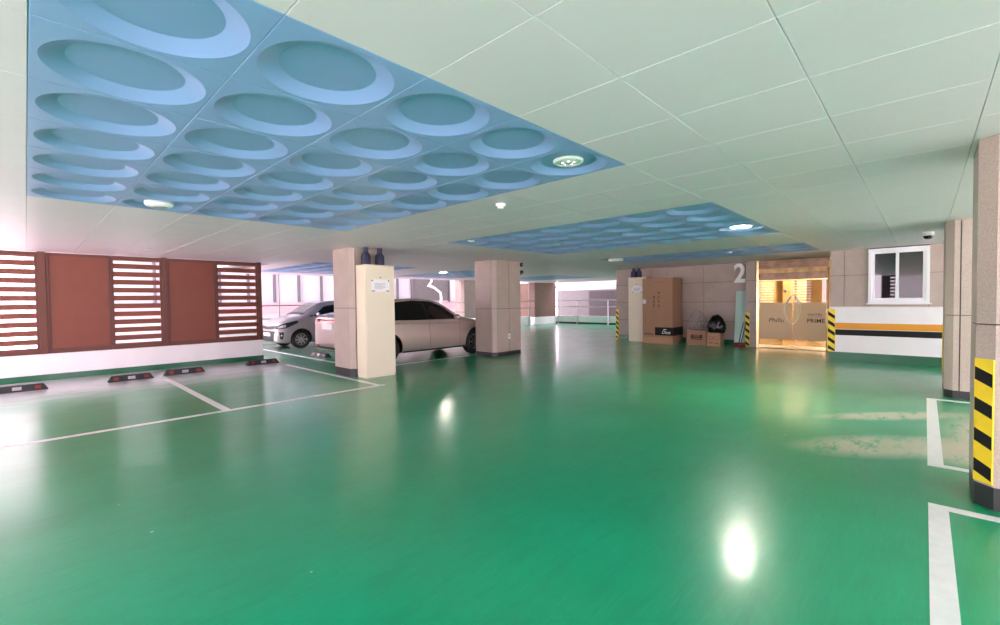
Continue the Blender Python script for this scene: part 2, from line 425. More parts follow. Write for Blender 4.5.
# ------------------------------------------------------------------ stone columns
def outline(x0, x1, y0, y1, c, notches=()):
    """rectangle with chamfered corners; notches: (side, pos) thin vertical joints on side 'y0' or 'x0'"""
    d, w = .016, .007
    notches = list(notches)
    if c > .05: notches += [('y0', x0+c+.02), ('x0', y0+c+.02)]
    p = [(x0+c, y0)]
    for s_, q in sorted([n for n in notches if n[0] == 'y0'], key=lambda n: n[1]): p += [(q-w, y0), (q-w, y0+d), (q+w, y0+d), (q+w, y0)]
    p += [(x1-c, y0), (x1, y0+c), (x1, y1-c), (x1-c, y1), (x0+c, y1), (x0, y1-c)]
    for s_, q in sorted([n for n in notches if n[0] == 'x0'], key=lambda n: -n[1]): p += [(x0, q+w), (x0+d, q+w), (x0+d, q-w), (x0, q-w)]
    p += [(x0, y0+c)]
    return p
def column(label, x0, x1, y0, y1, joints, c=.085, notches=(), base=.13):
    zs = [base]+list(joints)+[H-.001]
    b = MB()
    for k in range(len(zs)-1):
        b.prism(outline(x0, x1, y0, y1, c, notches), zs[k]+(.005 if k else 0), zs[k+1]-(.005 if k < len(zs)-2 else 0))
    b.i = 1; b.prism(outline(x0+.012, x1-.012, y0+.012, y1-.012, c), .02, H-.02)
    o = b.build('column', [M['stone'], M['joint']]); struct(o, label, 'column')
    b = MB(); b.prism(outline(x0+.002, x1-.002, y0+.002, y1-.002, c), 0, base-.0002); b.build('baseboard', M['black_base'], o)
    return o
column('stone clad column behind the beige cabinet, beside the brown louvres', 4.30, 5.03, 8.01, 8.79, [1.34], notches=[('x0', 8.115)], base=.16)
column('wide stone clad column in the middle of the car park', 8.32, 9.43, 8.07, 8.87, [1.24], notches=[('y0', 8.88)], base=.1)
column('big nearest stone column with the striped hazard board', 4.43, 5.08, -.98, -.26, [1.25], notches=[('x0', -.44)], base=.155)
column('stone column just behind the nearest one, beside the striped wall', 8.95, 10.0, -1.05, -.21, [1.17], notches=[('x0', -.36)], base=.11)

# ------------------------------------------------------------------ stone walls on the lobby side
def stone_wall(name, x, ya, yb, z0, vj, hj, thick=.2, mirror=False):
    """wall whose face (normal -X) lies at x, from ya to yb (ya<yb), slabs separated by dark joints"""
    b = MB(); ysx = [ya]+sorted([v for v in vj if ya < v < yb])+[yb]; zs = [z0]+list(hj)+[H-.001]
    for k in range(len(ysx)-1):
        for q in range(len(zs)-1):
            b.box(x, x+.02, ysx[k]+(.005 if k else 0), ysx[k+1]-(.005 if k < len(ysx)-2 else 0), zs[q]+(.005 if q else 0), zs[q+1]-(.005 if q < len(zs)-2 else 0))
    b.i = 1; b.box(x+.012, x+thick, ya+.001, yb-.001, 0, H-.002)
    return struct(b.build(name, [M['stone'], M['joint']]))
hj = [.71, 1.33, 1.95]
w = stone_wall('wall_back', 14.98, 3.86, 7.5, .16, [5.17, 6.35, 6.92], hj); w['label'] = 'stone tiled wall behind the cartons'; w['category'] = 'wall'
b = MB(); b.box(14.965, 14.99, 3.87, 7.5, 0, .158); b.build('baseboard', M['green_paint'], w)
o = column('far stone column left of the second beige cabinet', 14.85, 15.3, 7.5, 8.2, hj, c=.02, base=.16)
o.children[0].data.materials[0] = M['green_paint']
o = column('slim stone column between the number sign and glass doors', 14.65, 15.1, 3.56, 3.86, hj, c=.02, base=.1)
o.children[0].data.materials[0] = M['stone']
# wall with window, above the striped low wall
def wall_window(x, ya, yb, wy0, wy1, wz0, wz1):
    b = MB()
    def slab(y0, y1, z0, z1): b.box(x, x+.02, y0+.004, y1-.004, z0+.004, z1-.004)
    for (y0, y1) in ((ya, -1.0), (-1.0, wy0), (wy1, 1.34), (1.34, yb)):
        for (z0, z1) in ((1.2, 1.93), (1.93, H)): slab(y0, y1, z0, z1)
    slab(wy0, wy1, 1.2, wz0)
    b.i = 1
    b.box(x+.012, x+.2, ya, wy0, .0, H-.002); b.box(x+.012, x+.2, wy1, yb-.006, .0, H-.002); b.box(x+.012, x+.2, wy0, wy1, .0, wz0); b.box(x+.012, x+.2, wy0, wy1, wz1, H-.002)
    return b
w = struct(wall_window(12.83, -7.2, 1.6, -.06, .9, 1.31, 2.48).build('wall_right', [M['stone'], M['joint']]), 'stone tiled wall around the white window', 'wall')
lw = MB(); lw.box(12.75, 12.84, -7.2, 1.6, .19, 1.22)
lo = struct(lw.build('wall_right_base', M['white_paint'], None, bevel=.004), 'white low wall with orange and black bands', 'wall')
b = MB(); b.box(12.742, 12.752, -7.2, 1.6, .715, .855); b.build('orange_band', M['orange'], lo)
b = MB(); b.box(12.742, 12.752, -7.2, 1.6, .575, .705); b.build('black_band', M['black'], lo)
b = MB(); b.box(12.735, 12.84, -7.2, 1.6, 0, .19); b.build('baseboard', M['green_paint'], lo)
b = MB(); b.box(12.85, 14.9, 1.45, 1.588, 0, H-.003); struct(b.build('wall_return', M['stone']))

# window_1
win = bpy.data.objects.new('window_1', None); C.objects.link(win); win.location = (12.83, .42, 1.31); struct(win, 'white framed sliding window with dark panes above the striped wall', 'window')
def frame_rect(y0, y1, z0, z1, w, x0, x1):
    b = MB(); b.box(x0, x1, y0, y1, z0, z0+w); b.box(x0, x1, y0, y1, z1-w, z1); b.box(x0, x1, y0, y0+w, z0+w, z1-w); b.box(x0, x1, y1-w, y1, z0+w, z1-w); return b
frame_rect(-.07, .91, 1.30, 2.485, .055, 12.78, 12.9).build('window_frame', M['upvc'], win, bevel=.004)
s1 = frame_rect(.39, .86, 1.35, 2.43, .055, 12.83, 12.86).build('sash', M['upvc'], win, bevel=.003)
MB().box(12.842, 12.85, .445, .805, 1.405, 2.375).build('pane', M['pane_dark'], s1)
s2 = frame_rect(-.02, .46, 1.35, 2.43, .055, 12.795, 12.825).build('sash', M['upvc'], win, bevel=.003)
MB().box(12.806, 12.814, .035, .405, 1.405, 2.375).build('pane', M['pane_screen'], s2)
MB().box(12.76, 12.83, -.1, .94, 1.27, 1.30).build('window_sill', M['upvc'], win, bevel=.004)

# ------------------------------------------------------------------ left louvred wall
Y0 = 12.5
b = MB(); b.box(-4.0, 4.2, Y0-.06, Y0+.14, .115, .515)
lw = struct(b.build('wall_left', M['white_paint'], None, bevel=.005), 'white low wall under the brown louvres', 'wall')
b = MB(); b.box(-4.0, 4.205, Y0-.075, Y0+.14, 0, .115); b.build('baseboard', M['green_paint'], lw)
# panel on the wall: louvred or solid, built along local x from 0 to w, facing local -y
def screen(label, w, louvred, loc, rz, group, post_l=True, post_r=True):
    t = thing('louvre_screen' if louvred else 'steel_screen', label, 'screen', loc, group, rz)
    z0, z1 = .516, H-.012
    b = MB()
    b.box(0, w, -.035, .035, z0, z0+.1); b.box(0, w, -.035, .035, z1-.06, z1)
    b.box(0, .04, -.035, .035, z0+.1, z1-.06); b.box(w-.04, w, -.035, .035, z0+.1, z1-.06)
    b.build('frame', M['brown_d'], t, bevel=.004, world=False)
    if louvred:
        b = MB()
        zc = [2.40-.17*k for k in range(11)]          # top of each open slot
        b.box(.03, w-.03, -.02, .02, 2.40, z1-.05)
        for k, z in enumerate(zc):
            lo_ = zc[k+1] if k < 10 else z0+.09
            b.box(.03, w-.03, -.02, .02, lo_, z-.064)
        b.build('slat_panel', M['brown'], t, bevel=.003, world=False)
    else:
        b = MB(); b.box(.03, w-.03, -.012, .012, z0+.05, z1-.03)
        b.build('sheet_panel', M['brown'], t, world=False)
    return t
def post(label, x, y, w=.1):
    b = MB(); b.box(x, x+w, y-.05, y+.05, .516, H-.002)
    return tag(b.build('screen_post', M['brown_d'], None, bevel=.005), label, 'post')
LG = 'brown steel screens on the white low wall'
screen('brown louvre screen at the left end of the visible wall', 1.004, True, (-.83, Y0, 0), 0, LG)
screen('plain brown steel screen right of the leftmost louvres', .962, False, (.287, Y0, 0), 0, LG)
screen('brown louvre screen between two plain brown screens', .867, True, (1.255, Y0, 0), 0, LG)
screen('plain brown steel screen between middle and end louvres', .964, False, (2.215, Y0, 0), 0, LG)
screen('brown louvre screen at the end of the wall beside the silver white car', .926, True, (3.185, Y0, 0), 0, LG)
post('brown post right of the leftmost louvres', .175, Y0, .111)
post('brown post right of the middle louvres', 2.123, Y0, .091)
post('brown end post of the screens beside the white car', 4.112, Y0, .095)
screen('plain brown steel screen left of the leftmost louvres', .97, False, (-1.81, Y0, 0), 0, LG)
screen('brown louvre screen second from the corner', .95, True, (-2.77, Y0, 0), 0, LG)
screen('plain brown steel screen in the corner', 1.2, False, (-3.98, Y0, 0), 0, LG)
# rear wall behind the camera, seen mirrored in the lobby doors and window
XB = -4.0
for (ya, yb, seq) in ((4.55, 8.2, [('l', 1.15), ('s', .85), ('l', 1.15), ('s', .5)]), (-1.2, 1.6, [('s', .3), ('l', 1.7), ('s', .8)])):
    b = MB(); b.box(XB-.14, XB+.06, ya, yb, .115, .515)
    rw = struct(b.build('wall_rear', M['white_paint'], None, bevel=.005))
    b = MB(); b.box(XB-.14, XB+.075, ya, yb, 0, .115); b.build('baseboard', M['green_paint'], rw)
    yy = yb
    for kind_, wd in seq:
        screen('brown louvre screen on the rear wall' if kind_ == 'l' else 'plain brown screen on the rear wall', wd-.006, kind_ == 'l', (XB, yy-wd+.003, 0), PI/2, 'rear wall screens'); yy -= wd

# ------------------------------------------------------------------ lobby doors
X1 = 14.65
def room():
    b = MB()
    b.box(X1+4.0, X1+4.1, .6, 3.7, 0, H); return b
rm = struct(room().build('wall_lobby', M['gold_wall'])); rm['label'] = 'golden lobby wall behind the glass doors'; rm['category'] = 'wall'
MB().box(15.12, X1+4.0, 3.60, 3.7, 0, H).build('side_wall', M['gold_wall'], rm)
MB().box(X1+.25, X1+4.1, .6, .7, 0, H).build('side_wall', M['cream_wall'], rm)
MB().box(X1+.07, X1+4.0, .7, 3.55, 2.42, 2.5).build('lobby_ceiling', M['cream_wall'], rm)
MB().box(X1-.12, X1+4.0, 1.89, 3.555, .0, .012).build('lobby_threshold', M['tan_floor'], rm)
MB().box(X1+.25, X1+.3, .7, 1.5, 0, H).build('front_wall', M['cream_wall'], rm)
door = bpy.data.objects.new('door_1', None); C.objects.link(door); door.location = (X1, 2.7, 0); struct(door, 'glass lobby double door with frosted middle and curved pale handles', 'door')
MB().box(X1+.02, X1+.06, 1.87, 3.555, 1.95, 2.5).build('door_fascia', M['bronze'], door)
MB().box(X1-.02, X1+.02, 1.9, 3.5, 2.14, 2.27).build('fascia_strip', mat('antique_brass', (176, 146, 98), .4, metal=.6, var=.3, scale=6), door, bevel=.003)
MB().box(X1-.03, X1+.02, 1.9, 3.5, 2.40, 2.5).build('fascia_cap', M['bronze'], door, bevel=.003)
MB().box(X1-.05, X1+.06, 1.87, 3.555, 1.915, 1.95).build('head_rail', M['gold'], door, bevel=.003)
MB().box(X1-.04, X1+.06, 3.50, 3.56, .0, 2.5).build('jamb', M['gold'], door, bevel=.004)
MB().box(X1-.04, X1+.06, 1.86, 1.90, .0, 2.5).build('jamb', M['bronze'], door, bevel=.004)
for (ya, yb, side) in ((2.665, 3.495, 1), (1.905, 2.655, -1)):
    g = MB().box(X1, X1+.012, ya, yb, .10, 1.91).build('door_leaf', M['glass'], door)
    MB().box(X1-.012, X1+.024, ya, yb, .014, .10).build('bottom_rail', M['gold'], g, bevel=.003)
    MB().box(X1-.003, X1-.0005, ya+.01, yb-.01, .27, 1.30).build('frosted_film', M['frost'], g)
    # handle: a bow standing off the glass
    p = []
    for k in range(17):
        u = k/16; z = .70+.77*u; bow = math.sin(PI*u)**.75
        p.append((X1-.05, 2.66+side*(.025+.165*bow), z))
    h = MB().tube(p, .024, 10); 
    h.tube([(X1-.05, p[2][1], p[2][2]), (X1+.001, p[2][1], p[2][2])], .01, 8); h.tube([(X1-.05, p[14][1], p[14][2]), (X1+.001, p[14][1], p[14][2])], .01, 8)
    h.build('handle', M['handle'], g, smooth=True)
    if side == 1:
        text('lettering', 'Phillu', M['dark_text'], g, .17, (X1-.006, 3.07, .80), ROT_MX, .003, shear=.25, sx=1.05)
    else:
        text('lettering', 'PRIME', M['dark_text'], g, .155, (X1-.006, 2.13, .80), ROT_MX, .003, sx=1.0, offset=.002)
        text('lettering', 'HOTEL', M['dark_text'], g, .085, (X1-.006, 2.15, .97), ROT_MX, .003, sx=1.25)
        MB().box(X1-.007, X1-.004, 1.99, 2.31, .905, .912).build('underline', M['dark_text'], g)
    # round sticker
    if side == 1:
        b = MB(); b.lathe([(.0001, 0), (.045, 0), (.045, .004), (.0001, .004)], 20, lambda p_, q_, h_: (X1-.006+h_, 2.86+p_, 1.62+q_))
        b.build('sticker', M['paper'], g); b = MB(); b.lathe([(.0001, 0), (.02, 0), (.02, .004), (.0001, .004)], 16, lambda p_, q_, h_: (X1-.010+h_, 2.86+p_, 1.62+q_)); b.build('sticker_dot', M['red'], g)
# lobby contents
t = thing('wall_light_panel', 'warm lit oblong sign panel inside the lobby, upper right behind the glass door', 'light panel', (X1+3.2, 1.75, 1.8))
MB().box(X1+3.2, X1+3.25, 1.55, 2.0, 2.02, 2.14).build('diffuser', M['warm'], t); MB().box(X1+3.245, X1+3.29, 1.52, 2.03, 1.99, 2.17).build('housing', M['gold'], t)
t = thing('brochure_rack', 'lit rack of small colourful leaflets inside the lobby behind the right door', 'rack', (X1+1.9, 1.3, 0))
MB().box(X1+1.9, X1+1.95, 1.15, 2.0, .02, 1.95).build('back_board', M['cream_wall'], t)
for k in range(3): MB().box(X1+1.8, X1+1.9, 1.15, 2.0, .9+k*.33, .92+k*.33).build('shelf', M['gold_wall'], t)
leaf_m = [mat('leaflet_red', (200, 60, 40), .5), mat('leaflet_green', (90, 110, 60), .5), mat('leaflet_orange', (226, 140, 50), .5), mat('leaflet_cream', (235, 225, 200), .5)]
n = 0
for k in range(3):
    for q in range(5):
        b = MB(); y = 1.22+q*.15; z = .922+k*.33; x = X1+1.83; hgt = .14+.05*((q*7+k*3) % 3)
        b.box(x, x+.012, y, y+.1, z, z+hgt)
        tag(b.build('leaflet', leaf_m[(q*3+k*2) % 4], None), 'small colourful leaflet on the lobby rack behind the right glass door', 'leaflet', 'leaflets on the lobby rack')
t = thing('wall_panel', 'golden wooden partition behind the left glass door', 'partition', (X1+2.5, 3.2, 0))
MB().box(X1+2.5, X1+2.56, 2.75, 3.4, .012, 2.4).build('board', M['gold_wall'], t); MB().box(X1+2.47, X1+2.5, 3.0, 3.06, .012, 2.4).build('batten', M['gold'], t)
# ------------------------------------------------------------------ electrical cabinets
def cabinet(label, x0, x1, y0, y1, h, face):
    """face '-y' or '-x'"""
    t = thing('electrical_cabinet', label, 'cabinet', ((x0+x1)/2, (y0+y1)/2, 0), 'beige electrical cabinets')
    MB().box(x0+.008, x1-.008, y0+.008, y1-.008, 0, .03).build('plinth', M['beige'], t)
    MB().box(x0, x1, y0, y1, .03, h).build('body', M['beige'], t, bevel=.006)
    MB().box(x0-.006, x1+.006, y0-.02, y1, h, h+.018).build('top_cap', M['beige'], t, bevel=.004)
    def fb(u0, u1, d0, d1, z0, z1):       # box on the face: u along face from its left seen from outside, d outwards
        if face == '-y': return MB().box(x0+u0, x0+u1, y0-d1, y0-d0, z0, z1)
        return MB().box(x0-d1, x0-d0, y1-u1, y1-u0, z0, z1)
    W = (x1-x0) if face == '-y' else (y1-y0)
    d = fb(.015, W-.015, .0005, .018, .05, h-.02).build('door', M['beige'], t, bevel=.004)
    n = fb(.13, .13+.40, .0185, .0205, h-.50, h-.26).build('notice', M['paper'], d)
    for (u, z) in ((.15, h-.285), (.51, h-.285)): fb(u-.012, u+.012, .0206, .023, z-.014, z+.014).build('tape', M['black'], n)
    for (u, z) in ((.17, h-.485), (.49, h-.485)): fb(u-.035, u+.035, .0206, .023, z-.008, z+.008).build('tape', M['black'], n)
    for q in range(6):
        fb(.2, .2+.24-(.06 if q % 3 == 2 else 0), .0206, .0209, h-.345-q*.02, h-.34-q*.02).build('text_line', M['facade_frame'], n)
    fb(W/2-.012, W/2+.012, .018, .026, h-.235, h-.215).build('lock', M['carton_d'], d)
    hb = fb(.03, .06, .018, .03, h-1.28, h-1.14).build('handle', M['beige'], d, bevel=.004)
    # two navy conduits from the cabinet top up to the ceiling
    for (px, py) in (((x0+.2*(x1-x0)), y0+.5*(y1-y0)), ((x0+.66*(x1-x0)), y0+.5*(y1-y0))) if face == '-y' else ((x0+.4*(x1-x0), y1-.12), (x0+.4*(x1-x0), y1-.32)):
        b = MB(); b.lathe([(.092, 0), (.092, .17), (.07, .22), (.05, .24), (.05, H-h-.019)], 18, lambda p, q, z, px=px, py=py: (px+p, py+q, z+h+.018)); b.build('conduit', M['navy'], t, smooth=True)
    return t
cabinet('tall beige electrical cabinet with taped notice against the louvre side column', 4.405, 5.06, 7.68, 8.0, 2.15, '-y')
cabinet('tall beige electrical cabinet half hidden by the tall carton', 14.32, 14.68, 6.80, 7.44, 2.17, '-x')

# ------------------------------------------------------------------ cartons, bags, board, dustpan
def carton(label, x0, x1, y0, y1, h):
    t = thing('cardboard_box', label, 'box', ((x0+x1)/2, (y0+y1)/2, 0))
    MB().box(x0, x1, y0, y1, 0, h).build('body', M['carton'], t, bevel=.006)
    return t
t = carton('tall brown appliance carton with a black printed band', 14.05, 14.85, 5.79, 6.79, 2.12)
MB().box(14.04, 14.05, 5.785, 6.795, .0, .2).build('bottom_tray', M['carton_side'], t)
o = MB().box(14.035, 14.05, 5.785, 6.36, .27, .53).build('black_band', M['black'], t)
MB().box(14.05, 14.85, 5.776, 5.79, .27, .53).build('black_band', M['black'], t)
text('lettering', 'Dios', M['white_text'], o, .15, (14.033, 6.0, .37), ROT_MX, .003, shear=.3)
MB().box(14.032, 14.035, 5.98, 6.08, .455, .475).build('mark', M['white_text'], o)
text('lettering', 'HOME BAR', M['carton_d'], t, .08, (14.036, 6.58, .27), ROT_MX, .003, sx=.85) if False else MB().box(14.044, 14.048, 6.42, 6.74, .285, .315).build('print_bar', M['carton_d'], t)
MB().box(14.044, 14.048, 6.05, 6.42, 1.985, 1.992).build('print_line', M['carton_d'], t)
for r_ in range(4):
    for c_ in range(2):
        y = 6.40-c_*.16; z = 1.63-r_*.135; b = MB(); f = lambda a, bb, c, y=y, z=z: (14.0455+c, y-a, z+bb)
        k = (r_*2+c_) % 4
        if (r_, c_) == (0, 0): continue
        if k == 0: b.prism([(-.04, -.05), (.04, -.05), (.04, -.035), (-.04, -.035)], 0, .003, f); b.prism([(-.03, -.02), (-.01, -.02), (-.01, .02), (0, .02), (-.02, .05), (-.04, .02), (-.03, .02)], 0, .003, f); b.prism([(.01, -.02), (.03, -.02), (.03, .02), (.04, .02), (.02, .05), (0, .02), (.01, .02)], 0, .003, f)
        elif k == 1: b.prism([(-.04, .0), (.04, .0), (.03, .03), (0, .045), (-.03, .03)], 0, .003, f); b.prism([(-.004, -.05), (.02, -.05), (.02, -.04), (.004, -.04), (.004, 0), (-.004, 0)], 0, .003, f)
        elif k == 2: b.prism([(-.01, -.03), (.01, -.03), (.028, .045), (-.028, .045)], 0, .003, f); b.prism([(-.03, -.05), (.03, -.05), (.03, -.04), (-.03, -.04)], 0, .003, f)
        else: b.prism([(-.04, -.04), (.04, -.04), (.04, -.025), (-.04, -.025)], 0, .003, f); b.prism([(-.04, .0), (.04, .0), (.04, .012), (-.04, .012)], 0, .003, f); b.prism([(-.03, .025), (.03, .025), (.03, .04), (-.03, .04)], 0, .003, f)
        b.build('handling_symbol', M['carton_d'], t)
MB().box(14.044, 14.049, 6.67, 6.78, 1.29, 1.43).build('label_sticker', M['paper'], t)
t = carton('wide open brown carton full of clear plastic', 14.32, 14.70, 4.86, 5.46, .45)
o = MB().box(14.312, 14.32, 4.98, 5.32, .17, .32).build('print_panel', M['carton_d'], t)
text('lettering', 'SAFE', M['carton_side'], o, .1, (14.311, 5.15, .28), ROT_MX, .002)
MB().box(14.31, 14.313, 5.0, 5.3, .2, .215).build('print_line', M['carton_side'], o)
t2 = carton('small pale carton under the black bag', 14.30, 14.64, 4.44, 4.84, .39)
t2.children[0].data.materials[0] = M['carton_side']
for (y0, y1, z0, z1) in ((4.53, 4.76, .285, .295), (4.53, 4.76, .18, .19), (4.53, 4.54, .18, .295), (4.75, 4.76, .18, .295), (4.60, 4.69, .225, .25)):
    MB().box(14.296, 14.30, y0, y1, z0, z1).build('print_line', M['red'], t2)
MB().box(14.296, 14.30, 4.5, 4.62, .08, .10).build('print_line', M['carton_d'], t2); MB().box(14.296, 14.30, 4.66, 4.78, .08, .10).build('print_line', M['carton_d'], t2)
def lump(name, m, c, r, seed, amp, sub=4, flat=0):
    rnd = random.Random(seed); bm = bmesh.new(); bmesh.ops.create_icosphere(bm, subdivisions=sub, radius=1)
    ks = [(Vector((rnd.gauss(0, 1), rnd.gauss(0, 1), rnd.gauss(0, 1))).normalized()*rnd.uniform(2, 7), rnd.uniform(0, 6), rnd.uniform(.3, 1)) for _ in range(14)]
    for v in bm.verts:
        n = v.co.normalized(); d = sum(w*abs(math.sin(k.dot(n)+p)) for k, p, w in ks)/8-.45
        q = n*(1+amp*d)
        if q.z < -.55: q.z = -.55-.1*(q.z+.55)
        v.co = Vector((c[0]+q.x*r[0], c[1]+q.y*r[1], c[2]+q.z*r[2]))
    me = bpy.data.meshes.new(name); bm.to_mesh(me); bm.free(); me.materials.append(m)
    for p in me.polygons: p.use_smooth = True
    o = bpy.data.objects.new(name, me); C.objects.link(o); return o
tag(lump('clear_plastic_bag', M['clearbag'], (14.51, 5.185, .655), (.16, .24, .36), 3, .5), 'crumpled clear plastic sheeting heaped on the wide carton', 'plastic bag')
bag = tag(lump('black_bag', M['bagblack'], (14.48, 4.61, .575), (.17, .235, .33), 5, .42), 'full black plastic rubbish bag on the small pale carton', 'bag')
b = MB(); b.tube([(14.48, 4.62, .84), (14.47, 4.60, .90), (14.46, 4.56, .93)], [.05, .025, .045], 10); b.build('knot', M['bagblack'], bag, smooth=True)

t = thing('mint_board', 'pale mint rectangular board leaning on the stone wall under the number sign', 'board', (14.8, 4.02, 0))
b = MB(); b.prism([(14.72, .0), (14.745, .0), (14.955, 1.655), (14.93, 1.655)], 3.885, 4.19, lambda a, z, y: (a, y, z)); b.build('sheet', M['mint'], t, bevel=.003)
b = MB(); b.prism([(14.72, .0), (14.745, .0), (14.955, 1.655), (14.93, 1.655)], 3.872, 3.884, lambda a, z, y: (a, y, z)); b.build('edge_strip', M['facade_frame'], t)

t = thing('dustpan', 'long handled red dustpan with two dark poles leaning by the mint board', 'dustpan', (14.5, 4.0, 0))
b = MB(); b.prism([(14.36, 3.86), (14.55, 3.84), (14.62, 3.90), (14.62, 4.08), (14.55, 4.15), (14.36, 4.14)], .004, .012)
b.prism([(14.55, 3.84), (14.62, 3.90), (14.62, 4.08), (14.55, 4.15), (14.53, 4.13), (14.60, 4.07), (14.60, 3.91), (14.53, 3.86)], .012, .12); b.build('pan', M['dred'], t, bevel=.003)
MB().tube([(14.59, 4.02, .1), (14.62, 3.90, .72)], .011, 8).build('pole', M['black'], t, smooth=True)
MB().tube([(14.59, 3.96, .1), (14.62, 3.84, .68)], .011, 8).build('pole', M['black'], t, smooth=True)

# number sign
t = thing('number_sign', 'white raised figure 2 on a dark bracket high on the stone wall', 'sign', (14.95, 4.05, 1.9))
text('numeral', '2', M['white_text'], t, .78, (14.80, 4.05, 2.16), ROT_MX, .06, sx=.85, offset=.02)
MB().box(14.83, 14.979, 3.98, 4.02, 2.36, 2.40).build('bracket', M['black'], t); MB().box(14.83, 14.979, 3.92, 4.18, 1.925, 1.96).build('bracket', M['black'], t)

# wall socket and sticker
t = thing('socket_plate', 'small white socket plate on the front of the middle stone column', 'socket', (8.87, 8.068, .5))
MB().box(8.83, 8.91, 8.058, 8.0695, .43, .57).build('plate', M['upvc'], t, bevel=.003); MB().box(8.85, 8.89, 8.053, 8.058, .47, .53).build('socket', M['silver_ref'], t, bevel=.002)
b = MB(); b.box(4.424, 4.4295, -.40, -.372, 2.045, 2.06); tag(b.build('sticker', M['paper'], None), 'tiny white sticker high on the nearest stone column', 'sticker')

# security cameras
def dome_cam(label, x, y, z, r=.06, group=None):
    t = thing('dome_camera', label, 'security camera', (x, y, z), group)
    b = MB(); b.lathe([(r, 0), (r, -.03), (r*1.02, -.05), (r*.85, -.06), (.0001, -.06)], 28); b.build('housing', M['lamp_rim'], t, smooth=True, world=False)
    b = MB(); b.lathe([(r*.84, -.058), (r*.8, -.085), (r*.55, -.11), (.0001, -.12)], 28); b.build('dome', M['cctv_glass'], t, smooth=True, world=False)
    return t
dome_cam('white dome camera on the ceiling near the nearest stone column', 10.4, -.03, H, .075)
t = thing('bullet_camera', 'dark camera at the top right edge of the middle stone column', 'security camera', (9.48, 8.2, 2.42))
b = MB(); b.lathe([(.05, 0), (.055, .02), (.055, .12), (.045, .13), (.0001, .13)], 20, lambda p, q, h: (9.47+p, 8.22-h, 2.44+q)); b.build('housing', M['black'], t, smooth=True)
b = MB(); b.lathe([(.0001, 0), (.03, 0), (.03, .01), (.0001, .012)], 16, lambda p, q, h: (9.47+p, 8.09-h, 2.44+q)); b.build('lens', M['silver_ref'], t, smooth=True)
MB().box(9.425, 9.45, 8.15, 8.2, 2.40, 2.48).build('mount', M['black'], t)
t = thing('bullet_camera', 'dark brown lower camera just below the other at the column edge', 'security camera', (9.48, 8.2, 2.2))
b = MB(); b.lathe([(.04, 0), (.045, .02), (.045, .1), (.0001, .105)], 16, lambda p, q, h: (9.48+p, 8.2-h, 2.24+q)); b.build('housing', M['trim_black'], t, smooth=True)
b = MB(); b.tube([(9.425, 8.16, 2.17), (9.48, 8.15, 2.17), (9.48, 8.15, 2.21)], .018, 8); b.build('mount', M['trim_black'], t, smooth=True)

# ------------------------------------------------------------------ hazard boards
def guard(label, origin, udir, w, z0, z1, n, slope, th=.012, wrap=0):
    """striped board: u runs along udir (unit xy), outward normal = udir rotated clockwise"""
    ux, uy = udir; nx_, ny_ = uy, -ux
    t = thing('corner_guard', label, 'hazard guard', (origin[0], origin[1], 0), 'yellow and black hazard guards')
    f = lambda a, bb, c: (origin[0]+ux*a+nx_*c, origin[1]+uy*a+ny_*c, bb)
    b = MB(); b.prism([(0, z0), (w, z0), (w, z1), (0, z1)], .001, th, f)
    if wrap:
        vx, vy = -nx_, -ny_
        b.prism([(0, z0), (wrap, z0), (wrap, z1), (0, z1)], .0, th, lambda a, bb, c: (origin[0]+vx*a-ux*c, origin[1]+vy*a-uy*c, bb))
    b.build('board', M['yellow'], t, bevel=.002)
    pitch = (z1-z0)/n; hh = pitch*.42
    for k in range(n):
        zb = z0+pitch*(k+.32)+max(0, slope)*0
        q = lambda z: min(max(z, z0), z1)
        poly = [(w*.04, q(zb)), (w*.96, q(zb-slope)), (w*.96, q(zb-slope+hh)), (w*.04, q(zb+hh))]
        b = MB(); b.prism(poly, th+.0002, th+.0015, f); b.build('stripe', M['black'], t)
    return t
s2_ = math.sqrt(.5)
guard('large yellow hazard board with black slanted stripes on the nearest stone column', (4.43+.002, -.26-.085+.087), (-s2_*0-.0, -1), .0, .16, 1.02, 4, .07) if False else None
# the chamfered corner of the nearest column runs from (4.515,-.26) to (4.43,-.345)
guard('large yellow hazard board with black slanted stripes on the nearest stone column', (4.513, -.262), (-s2_, -s2_), .118, .17, 1.015, 4, .045)
guard('striped hazard guard on the slim column left of the glass doors', (14.648, 3.862), (0, -1), .12, .02, 1.02, 5, .09)
guard('striped hazard guard on the corner of the white low wall by the doors', (12.733, 1.625), (0, -1), .14, .2, 1.17, 5, .1, wrap=.05)
guard('slim striped hazard guard on the left edge of the far stone column', (14.848, 8.205), (0, -1), .11, .0, 1.08, 6, .09)
b = MB(); b.box(9.62, 9.72, -.209, -.2, .28, 1.0); tag(b.build('edge_guard', M['yellow'], None, bevel=.002), 'plain yellow guard strip on the column beside the striped wall', 'edge guard')

